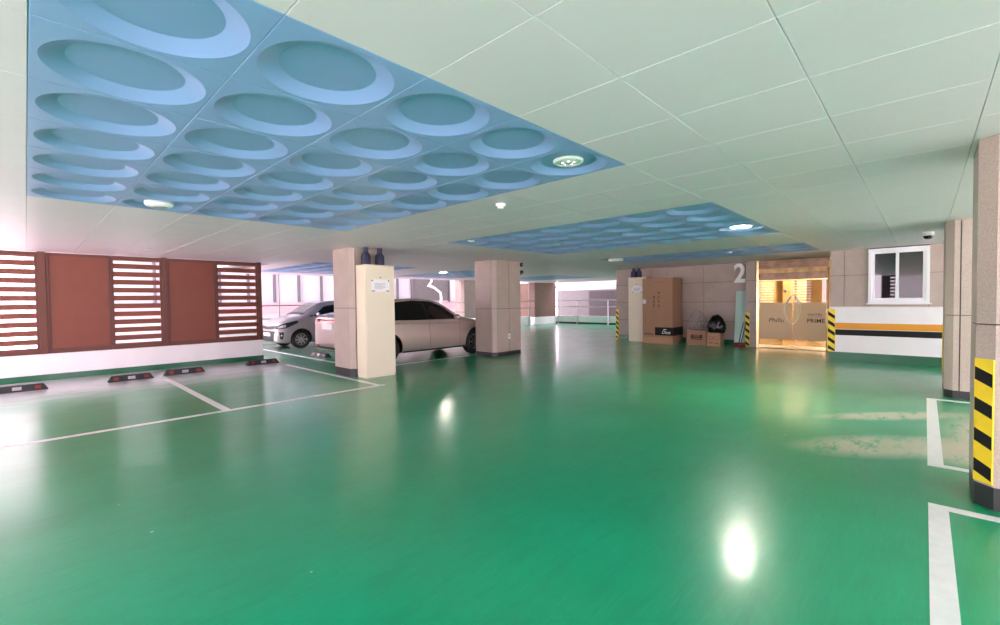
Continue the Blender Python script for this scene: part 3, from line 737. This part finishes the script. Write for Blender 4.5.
# ------------------------------------------------------------------ wheel stops
def stop(label, x0, x1, y):
    w = x1-x0
    t = thing('wheel_stop', label, 'wheel stop', ((x0+x1)/2, y, 0), 'rubber wheel stops')
    b = MB(); p = [(-.09, 0), (.09, 0), (.075, .03), (.05, .1), (-.05, .1), (-.075, .03)]
    h = w/2
    vs = [(-h, a, z) for a, z in p[:2]]
    bb = MB(); prof0 = [(-.09, 0), (.09, 0), (.045, .105), (-.045, .105)]
    vs = [(-h, a, z) for a, z in prof0[:2]]+[(-h+.06, a, z) for a, z in prof0[2:]]+[(h, a, z) for a, z in prof0[:2]]+[(h-.06, a, z) for a, z in prof0[2:]]
    bb.add(vs, [(0, 3, 2, 1), (4, 5, 6, 7), (0, 1, 5, 4), (1, 2, 6, 5), (2, 3, 7, 6), (3, 0, 4, 7)])
    bb.build('body', M['rubber'], t, bevel=.008, world=False)
    f = lambda a, s, c: (a, -.09+.045*s/.105-c*.92, s+c*.39)
    for (u, wd, m_, nm) in ((-.23*w/.7, .075, 'red', 'red_reflector'), (0, .11, 'silver_ref', 'white_reflector'), (.23*w/.7, .075, 'red', 'red_reflector')):
        q = MB(); q.prism([(u-wd/2, .03), (u+wd/2, .03), (u+wd/2, .082), (u-wd/2, .082)], -.003, .004, f); q.build(nm, M[m_], t, world=False)
    return t
stop('rubber wheel stop below the leftmost louvres', -.52, .24, 11.2)
stop('rubber wheel stop left of the white bay line', 1.02, 1.72, 11.16)
stop('rubber wheel stop right of the white bay line', 1.90, 2.62, 11.28)
stop('rubber wheel stop at the end of the louvred wall', 3.52, 4.24, 11.55)
t = stop('dark wheel stop in the empty bay between the hatchback and the white car', 0, .9, 0)
t.location = (5.45, 11.85, 0); t.rotation_euler = (0, 0, -PI/2)

# ------------------------------------------------------------------ railings, low walls and the world beyond
def railing(label, pts, z_list, posts, r=.022, end=True, ztop=1.36):
    t = thing('railing', label, 'railing', (pts[0][0], pts[0][1], 0), 'steel railings')
    for z in z_list:
        p = [(x, y, z) for x, y in pts]
        if end:
            dx, dy = pts[-1][0]-pts[-2][0], pts[-1][1]-pts[-2][1]; L_ = math.hypot(dx, dy); dx, dy = dx/L_, dy/L_
            p += [(p[-1][0]+dx*.05, p[-1][1]+dy*.05, z-.02), (p[-1][0]+dx*.09, p[-1][1]+dy*.09, z-.07), (p[-1][0]+dx*.1, p[-1][1]+dy*.1, z-.14)]
        MB().tube(p, r, 10).build('rail', M['steel'], t, smooth=True)
    for (x, y, z0, z1) in posts: MB().tube([(x, y, z0), (x, y, z1)], r*1.2, 10).build('post', M['steel'], t, smooth=True)
    return t
b = MB(); b.box(4.2, 15.7, 17.0, 17.15, .0, .62); lw = struct(b.build('wall_far', M['white_paint']), 'white low wall under the railing behind the cars', 'wall')
railing('long steel railing behind the parked cars', [(4.3, 16.95), (15.42, 16.95)], [1.37, .9], [(6.3, 16.95, 0, H-.002), (10.6, 16.95, 0, H-.002), (14.98, 16.95, 0, H-.002)])
b = MB(); b.box(15.25, 16.2, 16.9, 17.6, 0, H-.002); struct(b.build('column', M['stone']), 'pale column at the far railing behind the hatchback bonnet', 'column')
b = MB(); b.box(16.3, 20.6, 17.0, 17.15, .0, .5); struct(b.build('wall_far', M['white_paint']))
railing('short steel railing between two far columns', [(16.4, 16.95), (20.75, 16.95)], [1.41, 1.0], [(20.4, 16.95, 0, H-.002)])
b = MB(); b.box(20.9, 23.0, 16.9, 18.6, .45, H-.002); cf = struct(b.build('column', mat('shaded_brown_stone', (120, 96, 84), .5, var=.06, scale=3)), 'far brown column with a white foot between the railings', 'column')  # brown stone darkened so its colour carries the shade on this column
b = MB(); b.box(20.88, 23.02, 16.88, 18.62, 0, .45); b.build('white_foot', M['white_paint'], cf)
b = MB(); b.box(23.0, 23.15, 8.0, 17.25, .1, .47); lw = struct(b.build('wall_end', M['white_paint']), 'white low wall under the far railing', 'wall')
b = MB(); b.box(22.97, 23.15, 8.0, 17.25, 0, .1); b.build('kerb', M['black_base'], lw)
railing('far steel railing at the end of the car park', [(22.95, 8.3), (22.95, 17.25)], [1.41, 1.03], [(22.95, 17.25, 0, 1.43), (22.95, 15.3, 0, 1.41), (22.95, 13.2, 0, 1.41), (22.95, 10.2, 0, 1.41)], end=False, r=.03)
b = MB(); b.tube([(22.4, 16.6, H-.01), (22.82, 16.6, 2.0), (22.82, 16.6, .0)], .035, 8); tag(b.build('drain_pipe', M['steel'], None, smooth=True), 'slanting grey pipe beside the far brown column', 'pipe')

# building across the alley behind the cars
t = thing('neighbour_building', 'pale building with tall panes seen behind the parked cars', 'building', (10, 20.6, -.2))
b = MB(); b.box(0, 19.4, 20.6, 24, -.2, 1.02); b.box(0, 19.4, 20.6, 24, 1.42, 1.5); b.box(0, 19.4, 20.6, 24, 3.1, 5.0); b.box(0, 19.4, 20.75, 24, 1.5, 3.1); b.build('wall', M['facade'], t)
MB().box(0, 19.4, 20.58, 20.75, 1.02, 1.42).build('pink_band', M['facade_pink'], t)
xx = 3.29
while xx < 14.0:
    w_ = 1.05
    f = MB(); f.box(xx-.04, xx+.04, 20.56, 20.76, 1.5, 3.1); f.build('mullion', M['facade_frame'], t)
    MB().box(xx+.05, xx+w_-.05, 20.66, 20.70, 1.5, 3.1).build('window_pane', M['facade_glass'], t); xx += w_
MB().box(14.75, 17.3, 20.58, 20.76, 1.5, 3.1).build('tiled_panel', M['facade_grey'], t)
MB().box(17.35, 18.7, 20.56, 20.76, 1.5, 3.1).build('shutter', M['facade_glass'], t)
for xq in (14.65, 17.3, 18.7, 19.3): MB().box(xq, xq+.07, 20.5, 20.76, 1.42, 3.1).build('mullion', M['facade_frame'], t)
b = MB(); b.tube([(15.9, 20.5, 3.0), (15.95, 20.45, 2.6), (15.7, 20.4, 2.35), (16.1, 20.35, 2.2), (16.5, 20.35, 1.95), (16.6, 20.4, 1.6), (16.55, 20.45, 1.3)], [.05, .06, .12, .07, .07, .08, .08], 10); b.build('vent_pipe', M['white_paint'], t, smooth=True)
# building beyond the far railing
t = thing('tiled_building', 'grey mauve tiled building beyond the far railing', 'building', (26, 14, -.2))
b = MB(); b.box(26.0, 32, 5, 18.9, -.2, 2.1); b.build('lower_wall', M['facade_grey'], t)
b = MB(); b.box(26.02, 32, 5, 18.9, 2.1, 6); b.build('upper_wall', M['facade'], t)
b = MB(); b.box(25.9, 26.0, 5, 16.3, -.2, 2.0); b.build('dark_cladding', M['facade_dark'], t)
b = MB()
for k in range(9): b.box(25.895, 25.9, 5, 16.3, .2+k*.2, .21+k*.2)
b.build('joint_lines', M['joint'], t)

# ------------------------------------------------------------------ cars
def catmull(pts, n):
    out = []; m = len(pts)
    for i in range(m-1):
        p0 = pts[max(i-1, 0)]; p1 = pts[i]; p2 = pts[i+1]; p3 = pts[min(i+2, m-1)]
        for k in range(n):
            u = k/n
            out.append(tuple(.5*((2*b_)+(-a+c)*u+(2*a-5*b_+4*c-d)*u*u+(-a+3*b_-3*c+d)*u**3) for a, b_, c, d in zip(p0, p1, p2, p3)))
    out.append(pts[-1]); return out
def pchip(xs, ys):
    n = len(xs); h = [xs[i+1]-xs[i] for i in range(n-1)]; d = [(ys[i+1]-ys[i])/h[i] for i in range(n-1)]; m = [d[0]]+[0]*(n-2)+[d[-1]]
    for i in range(1, n-1):
        if d[i-1]*d[i] > 0:
            w1 = 2*h[i]+h[i-1]; w2 = h[i]+2*h[i-1]; m[i] = (w1+w2)/(w1/d[i-1]+w2/d[i])
    def f(x):
        i = 0
        while i < n-2 and x > xs[i+1]: i += 1
        t_ = (x-xs[i])/h[i]; t2_, t3 = t_*t_, t_**3
        return (2*t3-3*t2_+1)*ys[i]+(t3-2*t2_+t_)*h[i]*m[i]+(-2*t3+3*t2_)*ys[i+1]+(t3-t2_)*h[i]*m[i+1]
    return f
def car_body(secs, axles, r_arch, tw, ns=90, na=5):
    cols = list(zip(*secs)); fn = [pchip(cols[0], c) for c in cols[1:]]
    L0, L1 = secs[0][0], secs[-1][0]; rings = []
    for k in range(ns+1):
        u = k/ns; x = L0+(L1-L0)*(.5-.5*math.cos(PI*u)*(.35)-(.0))if False else None
        # denser sampling at both ends
        s_ = u+.6*math.sin(2*PI*u)/(-2*PI); x = L0+(L1-L0)*s_
        zb, w, zw, wb, zbelt, wr, zr, zt = [f(x) for f in fn]
        half = [(0, zb), (.6*w, zb), (.9*w, zb+.015), (.975*w, zb+.1), (w, zw), (wb+.3*(w-wb)*.6, zw+.72*(zbelt-zw)), (wb, zbelt), (wr, zr), (.62*wr, zr+.8*(zt-zr)), (0, zt)]
        hp = catmull(half, na)
        ring = [(x, -y, z) for y, z in hp]+[(x, y, z) for y, z in hp[-2:0:-1]]
        rings.append(ring)
    n = len(rings[0]); vs = [p for R in rings for p in R]; fs = []
    for k in range(ns):
        for j in range(n): fs.append((k*n+j, k*n+(j+1) % n, (k+1)*n+(j+1) % n, (k+1)*n+j))
    fs.append(tuple(range(n))[::-1]); fs.append(tuple(range(ns*n, (ns+1)*n)))
    return vs, fs
def make_car(name, label, cat, secs, axles, r_tyre, track, mats, place):
    body_m, = mats
    root = thing(name, label, cat)
    vs, fs = car_body(secs, axles, 0, 0)
    me = bpy.data.meshes.new('body'); me.from_pydata(vs, [], fs); me.materials.append(body_m); me.materials.append(M['trim_black'])
    bm = bmesh.new(); bm.from_mesh(me); bmesh.ops.recalc_face_normals(bm, faces=bm.faces); bm.to_mesh(me)
    bvh = BVHTree.FromBMesh(bm); bm.free()
    tmp = bpy.data.objects.new('tmp_body', me); C.objects.link(tmp)
    cut = MB(); cut.i = 0
    ra = r_tyre+.045
    for ax in axles:
        for s_ in (-1, 1):
            cut.lathe([(ra, track-.24), (ra, track+.4)], 40, lambda p, q, h, ax=ax, s_=s_: (ax+p, s_*h, r_tyre+.02+q))
    cme = bpy.data.meshes.new('cut'); cme.from_pydata(cut.v, [], cut.f); cme.materials.append(body_m); cme.materials.append(M['trim_black'])
    for p in cme.polygons: p.material_index = 1
    bm = bmesh.new(); bm.from_mesh(cme); bmesh.ops.recalc_face_normals(bm, faces=bm.faces); bm.to_mesh(cme); bm.free()
    co = bpy.data.objects.new('tmp_cut', cme); C.objects.link(co)
    md = tmp.modifiers.new('x', 'BOOLEAN'); md.operation = 'DIFFERENCE'; md.object = co; md.solver = 'EXACT'
    dg = bpy.context.evaluated_depsgraph_get(); res = bpy.data.meshes.new_from_object(tmp.evaluated_get(dg)); res.name = 'body'
    bpy.data.objects.remove(tmp); bpy.data.objects.remove(co)
    for p in res.polygons: p.use_smooth = True
    res.set_sharp_from_angle(angle=math.radians(38))
    body = bpy.data.objects.new('body', res); C.objects.link(body); body.parent = root
    # wheels
    for ax in axles:
        for s_ in (-1, 1):
            f = lambda p, q, h, ax=ax, s_=s_: (ax+p, s_*(track-.1+h), r_tyre+q)
            b = MB(); R = r_tyre
            b.lathe([(R*.62, -.09), (R*.9, -.1), (R*.985, -.07), (R, 0), (R, .04), (R*.985, .09), (R*.9, .112), (R*.66, .105), (R*.62, .09), (R*.62, .02)], 40, f)
            wo = b.build('wheel', M['tyre'], root, smooth=True, world=False)
            b = MB(); b.lathe([(R*.64, .03), (R*.66, .10), (R*.6, .103), (R*.56, .06), (R*.56, .03)], 40, f)
            b.lathe([(.0001, .04), (R*.17, .045), (R*.17, .095), (R*.1, .1), (.0001, .1)], 20, f)
            for k in range(8):
                a = 2*PI*k/8; ca, sa = math.cos(a), math.sin(a)
                def g(u, v, h, ca=ca, sa=sa): return f(u*ca-v*sa, u*sa+v*ca, h)
                b.prism([(R*.12, -.028), (R*.6, -.018), (R*.6, .018), (R*.12, .028)], .05, .088, g)
            b.build('rim', M['rim'], wo, smooth=True, world=False, sharp=25)
            b = MB(); b.lathe([(.0001, .0), (R*.6, .0), (R*.6, .02), (.0001, .02)], 30, f); b.build('brake_disc', M['trim_black'], wo, world=False)
    def panel(nm, m, axis, sgn, low, high, nu=14, nv=6, off=.006, parent=None, thick=.012):
        """patch laid over the body: axis 'y' (coords x,z), 'x' (coords y,z), 'z' (coords x,y); low/high polylines"""
        def samp(pl, u):
            ls = [0]
            for a, c in zip(pl, pl[1:]): ls.append(ls[-1]+math.hypot(c[0]-a[0], c[1]-a[1]))
            d = u*ls[-1]
            for i in range(len(pl)-1):
                if d <= ls[i+1]+1e-9:
                    q = (d-ls[i])/max(ls[i+1]-ls[i], 1e-9); return (pl[i][0]+(pl[i+1][0]-pl[i][0])*q, pl[i][1]+(pl[i+1][1]-pl[i][1])*q)
            return pl[-1]
        P_ = []; D = {'y': Vector((0, -sgn, 0)), 'x': Vector((-sgn, 0, 0)), 'z': Vector((0, 0, -sgn))}[axis]
        for i in range(nu+1):
            for j in range(nv+1):
                a = samp(low, i/nu); c = samp(high, i/nu); v = j/nv; p = (a[0]+(c[0]-a[0])*v, a[1]+(c[1]-a[1])*v)
                o = {'y': Vector((p[0], sgn*5, p[1])), 'x': Vector((sgn*9, p[0], p[1])), 'z': Vector((p[0], p[1], sgn*5))}[axis]
                hit, nrm, _, _ = bvh.ray_cast(o, D)
                if hit is None: hit, nrm, _, _ = bvh.find_nearest(o+D*(5 if axis != 'x' else (9-(secs[-1][0] if sgn > 0 else -secs[0][0]))))
                if nrm.dot(D) > 0: nrm = -nrm
                P_.append((hit, nrm))
        b = MB(); n = len(P_)
        top = [h+nr*off for h, nr in P_]; bot = [h-nr*thick for h, nr in P_]
        b.v = [tuple(p) for p in top+bot]; W = nv+1
        for i in range(nu):
            for j in range(nv):
                q = (i*W+j, i*W+j+1, (i+1)*W+j+1, (i+1)*W+j); b.f.append(list(q)); b.m.append(0); b.f.append([n+k for k in q[::-1]]); b.m.append(0)
        edge = [i*W for i in range(nu+1)]+[nu*W+j for j in range(1, W)]+[i*W+nv for i in range(nu-1, -1, -1)]+[j for j in range(nv-1, 0, -1)]
        for a, c in zip(edge, edge[1:]+edge[:1]): b.f.append([a, c, n+c, n+a]); b.m.append(0)
        return b.build(nm, m, parent or root, smooth=True, world=False, sharp=50)
    return root, panel, bvh

# --- silver hatchback (tail at local x = 0)
secs = [(0.00, .42, .60, .62, .58, .84, .52, 1.00, 1.02), (.05, .36, .78, .62, .76, .96, .70, 1.08, 1.11), (.16, .30, .86, .62, .83, 1.01, .76, 1.14, 1.17),
        (.45, .25, .90, .62, .86, 1.02, .70, 1.20, 1.23), (.85, .23, .91, .62, .87, 1.02, .63, 1.38, 1.41), (1.25, .22, .91, .62, .87, 1.01, .60, 1.46, 1.49), (2.0, .21, .91, .60, .87, .99, .60, 1.49, 1.525),
        (2.6, .21, .91, .60, .87, .97, .59, 1.43, 1.47), (3.0, .21, .91, .60, .87, .95, .62, 1.27, 1.31), (3.35, .21, .905, .60, .86, .94, .71, 1.06, 1.09), (3.6, .21, .90, .60, .85, .92, .75, .99, 1.02),
        (4.1, .22, .89, .60, .83, .86, .71, .92, .96), (4.45, .23, .82, .56, .76, .76, .63, .83, .86), (4.62, .27, .70, .50, .66, .66, .56, .72, .74), (4.70, .33, .55, .48, .50, .57, .42, .62, .63)]
car, panel, bvh = make_car('parked_car', 'champagne silver hatchback with dark windows behind the beige cabinet', 'car', secs, (1.02, 3.80), .335, .84, (M['silver_car'],), None)
for s_ in (-1, 1):
    panel('side_window', M['carglass'], 'y', s_, [(.72, 1.08), (.95, 1.02), (1.9, 1.0), (3.12, .985)], [(.78, 1.16), (1.05, 1.41), (1.9, 1.475), (2.45, 1.445), (2.8, 1.31), (3.10, 1.08)], 30, 6)
    panel('sill_trim', M['trim_black'], 'y', s_, [(1.42, .235), (3.4, .235)], [(1.42, .27), (3.4, .27)], 20, 2, .008)
    for (xh) in (1.62, 2.58): panel('door_handle', M['silver_car'], 'y', s_, [(xh-.09, .895), (xh+.09, .885)], [(xh-.09, .93), (xh+.09, .92)], 6, 2, .022)
    for (xh, x2) in ((2.22, 2.2), (3.2, 3.22)): panel('door_gap', M['trim_black'], 'y', s_, [(xh, .30), (xh+.006, .30)], [(x2, .99), (x2+.006, .99)], 1, 12, .0015, thick=.004)
    panel('pillar_trim', M['trim_black'], 'y', s_, [(2.16, 1.03), (2.26, 1.03)], [(2.12, 1.42), (2.2, 1.42)], 2, 6, .009)
    b = MB(); b.lathe([(.0001, -.11), (.07, -.1), (.1, -.03), (.1, .05), (.06, .1), (.0001, .11)], 16, lambda p, q, h, s_=s_: (3.06+p*.6, s_*(.97+h*.9), 1.04+q*.7)); b.build('wing_mirror', M['silver_car'], car, smooth=True, world=False)
    panel('tail_lamp', M['tail'], 'x', -1, [(s_*.40, 1.01), (s_*.80, 1.0)], [(s_*.40, 1.075), (s_*.78, 1.075)], 8, 3, .012)
    panel('rear_reflector', M['red'], 'x', -1, [(s_*.45, .43), (s_*.68, .43)], [(s_*.45, .48), (s_*.68, .48)], 5, 2, .01)
panel('tail_bar', M['tail'], 'x', -1, [(-.39, 1.03), (.39, 1.03)], [(-.39, 1.06), (.39, 1.06)], 8, 2, .012)
panel('plate', M['paper'], 'x', -1, [(-.26, .84), (.26, .84)], [(-.26, .98), (.26, .98)], 6, 2, .02)
panel('plate_recess', M['silver_ref'], 'x', -1, [(-.36, .8), (.36, .8)], [(-.36, .835), (.36, .835)], 6, 2, .014)
panel('bumper_trim', M['trim_black'], 'x', -1, [(-.62, .40), (.62, .40)], [(-.66, .44), (.66, .44)], 12, 2, .012)
panel('rear_window', M['carglass'], 'z', 1, [(.36, -.56), (.36, .56)], [(.95, -.50), (.95, .50)], 10, 6)
panel('windscreen', M['carglass'], 'z', 1, [(3.34, -.62), (3.34, .62)], [(2.66, -.5), (2.66, .5)], 10, 6)
car.location = (4.72, 9.88, 0)

# --- white compact car (nose at local x = 0)
secs = [(0.00, .30, .50, .48, .46, .60, .38, .66, .67), (.04, .24, .64, .50, .60, .69, .54, .75, .77), (.14, .20, .72, .52, .69, .78, .62, .84, .87), (.35, .18, .77, .55, .74, .86, .64, .94, .97),
        (.7, .17, .79, .57, .755, .93, .65, 1.02, 1.06), (.9, .17, .80, .58, .76, .955, .66, 1.09, 1.13), (1.12, .17, .80, .58, .76, .97, .63, 1.23, 1.28), (1.5, .17, .80, .58, .76, .99, .57, 1.42, 1.46),
        (1.9, .17, .80, .58, .76, 1.0, .55, 1.47, 1.51), (2.6, .17, .80, .58, .76, 1.02, .55, 1.46, 1.495), (3.1, .18, .79, .60, .75, 1.04, .54, 1.40, 1.44), (3.35, .22, .77, .62, .73, 1.05, .55, 1.25, 1.30),
        (3.52, .30, .72, .62, .69, .95, .58, 1.02, 1.06), (3.60, .36, .58, .60, .55, .75, .50, .85, .87)]
car2, panel, bvh = make_car('parked_car', 'silvery white compact car with black grille nosing past the end louvres', 'car', secs, (.74, 3.05), .29, .76, (M['white_car'],), None)
for s_ in (-1, 1):
    panel('side_window', M['carglass'], 'y', s_, [(1.16, 1.02), (1.35, 1.03), (2.3, 1.06), (3.05, 1.12)], [(1.19, 1.05), (1.55, 1.33), (2.2, 1.42), (2.95, 1.35)], 26, 6)
    panel('quarter_trim', M['trim_black'], 'y', s_, [(.98, 1.0), (1.14, 1.015)], [(1.10, 1.06), (1.16, 1.06)], 4, 2, .007)
    panel('pillar_trim', M['trim_black'], 'y', s_, [(2.12, 1.06), (2.22, 1.06)], [(2.10, 1.41), (2.18, 1.41)], 2, 6, .009)
    for xh in (2.05, 2.85): panel('door_handle', M['white_car'], 'y', s_, [(xh-.09, .93), (xh+.09, .935)], [(xh-.09, .965), (xh+.09, .97)], 6, 2, .02)
    for xh in (1.22, 2.22): panel('door_gap', M['trim_black'], 'y', s_, [(xh, .26), (xh+.006, .26)], [(xh-.02, 1.0), (xh-.014, 1.0)], 1, 12, .0015, thick=.004)
    b = MB(); b.lathe([(.0001, -.1), (.06, -.09), (.09, -.03), (.09, .05), (.05, .09), (.0001, .1)], 16, lambda p, q, h, s_=s_: (1.26+p*.6, s_*(.86+h*.85), 1.08+q*.75)); b.build('wing_mirror', M['white_car'], car2, smooth=True, world=False)
    hl = panel('headlamp', M['trim_black'], 'y', s_, [(.03, .635), (.28, .665), (.66, .83)], [(.03, .74), (.28, .83), (.62, .90)], 16, 5, .01)
    panel('lamp_lens', M['head'], 'y', s_, [(.08, .665), (.28, .70)], [(.08, .725), (.28, .79)], 5, 3, .017, parent=hl)
    fl = panel('fog_lamp_recess', M['trim_black'], 'y', s_, [(.12, .33), (.19, .33)], [(.09, .55), (.22, .55)], 4, 5, .01)
    panel('fog_lamp', M['lens'], 'y', s_, [(.135, .43), (.165, .43)], [(.135, .46), (.165, .46)], 3, 3, .016, parent=fl)
panel('upper_grille', M['trim_black'], 'x', -1, [(-.60, .655), (0, .63), (.60, .655)], [(-.58, .74), (0, .71), (.58, .74)], 16, 3, .012)
panel('lower_grille', M['trim_black'], 'x', -1, [(-.44, .27), (.44, .27)], [(-.56, .58), (0, .56), (.56, .58)], 14, 5, .012)
pl_ = panel('plate', M['paper'], 'x', -1, [(-.26, .42), (.26, .42)], [(-.26, .52), (.26, .52)], 6, 2, .03)
panel('windscreen', M['carglass_l'], 'z', 1, [(.93, -.60), (.93, .60)], [(1.46, -.52), (1.46, .52)], 12, 8)
panel('cowl', M['trim_black'], 'z', 1, [(.82, -.62), (.82, .62)], [(.925, -.61), (.925, .61)], 12, 2, .008)
panel('rear_window', M['carglass'], 'z', 1, [(3.42, -.5), (3.42, .5)], [(3.16, -.48), (3.16, .48)], 8, 4)
car2.location = (5.28, 15.2, 0)

# ------------------------------------------------------------------ light
w = bpy.data.worlds.new('overcast_sky'); SC.world = w; w.use_nodes = True
bg = w.node_tree.nodes['Background']; bg.inputs['Color'].default_value = (1.0, .82, .95, 1); bg.inputs['Strength'].default_value = 5.0
sl = bpy.data.lights.new('sun', 'SUN'); sl.energy = 25; sl.color = (1, .80, .87); sl.angle = .03
so = bpy.data.objects.new('sun', sl); C.objects.link(so); so.rotation_euler = Vector((-.35, -.55, .8)).to_track_quat('Z', 'Y').to_euler()
def area(name, loc, rot, size, energy, col, sy=None):
    l = bpy.data.lights.new(name, 'AREA'); l.energy = energy; l.color = col; l.size = size
    if sy: l.shape = 'RECTANGLE'; l.size_y = sy
    o = bpy.data.objects.new(name, l); C.objects.link(o); o.location = loc; o.rotation_euler = rot; return o
area('lobby_lamp', (X1+1.6, 2.6, 2.38), (0, 0, 0), 1.6, 46, (1, .93, .80))

# ------------------------------------------------------------------ camera
cam = bpy.data.cameras.new('camera'); co = bpy.data.objects.new('camera', cam); C.objects.link(co)
R_ = [[0.6871906779244759, -0.7263802177192841, -0.011863872883039668], [0.027257347565272323, 0.00946069465410401, 0.9995836794687917], [0.7259655702424224, 0.6872279640430441, -0.026300499231902905]]
mm = Matrix(((R_[0][0], R_[1][0], -R_[2][0], 0), (R_[0][1], R_[1][1], -R_[2][1], 0), (R_[0][2], R_[1][2], -R_[2][2], 1.45), (0, 0, 0, 1)))
co.matrix_world = mm
cam.sensor_width = 36; cam.sensor_fit = 'HORIZONTAL'; cam.lens = 448.86/1000*36; cam.clip_start = .05; cam.clip_end = 300
SC.camera = co

SC.view_settings.view_transform = 'Standard'
try: SC.view_settings.look = 'None'
except Exception: pass
SC.view_settings.gamma = 1; SC.view_settings.use_curve_mapping = False
SC.view_settings.exposure = 1.05
SC.cycles.use_denoising = True
SC.cycles.max_bounces = 10; SC.cycles.diffuse_bounces = 6; SC.cycles.glossy_bounces = 5; SC.cycles.transmission_bounces = 8
SC.cycles.sample_clamp_indirect = 8
SC.cycles.caustics_reflective = False
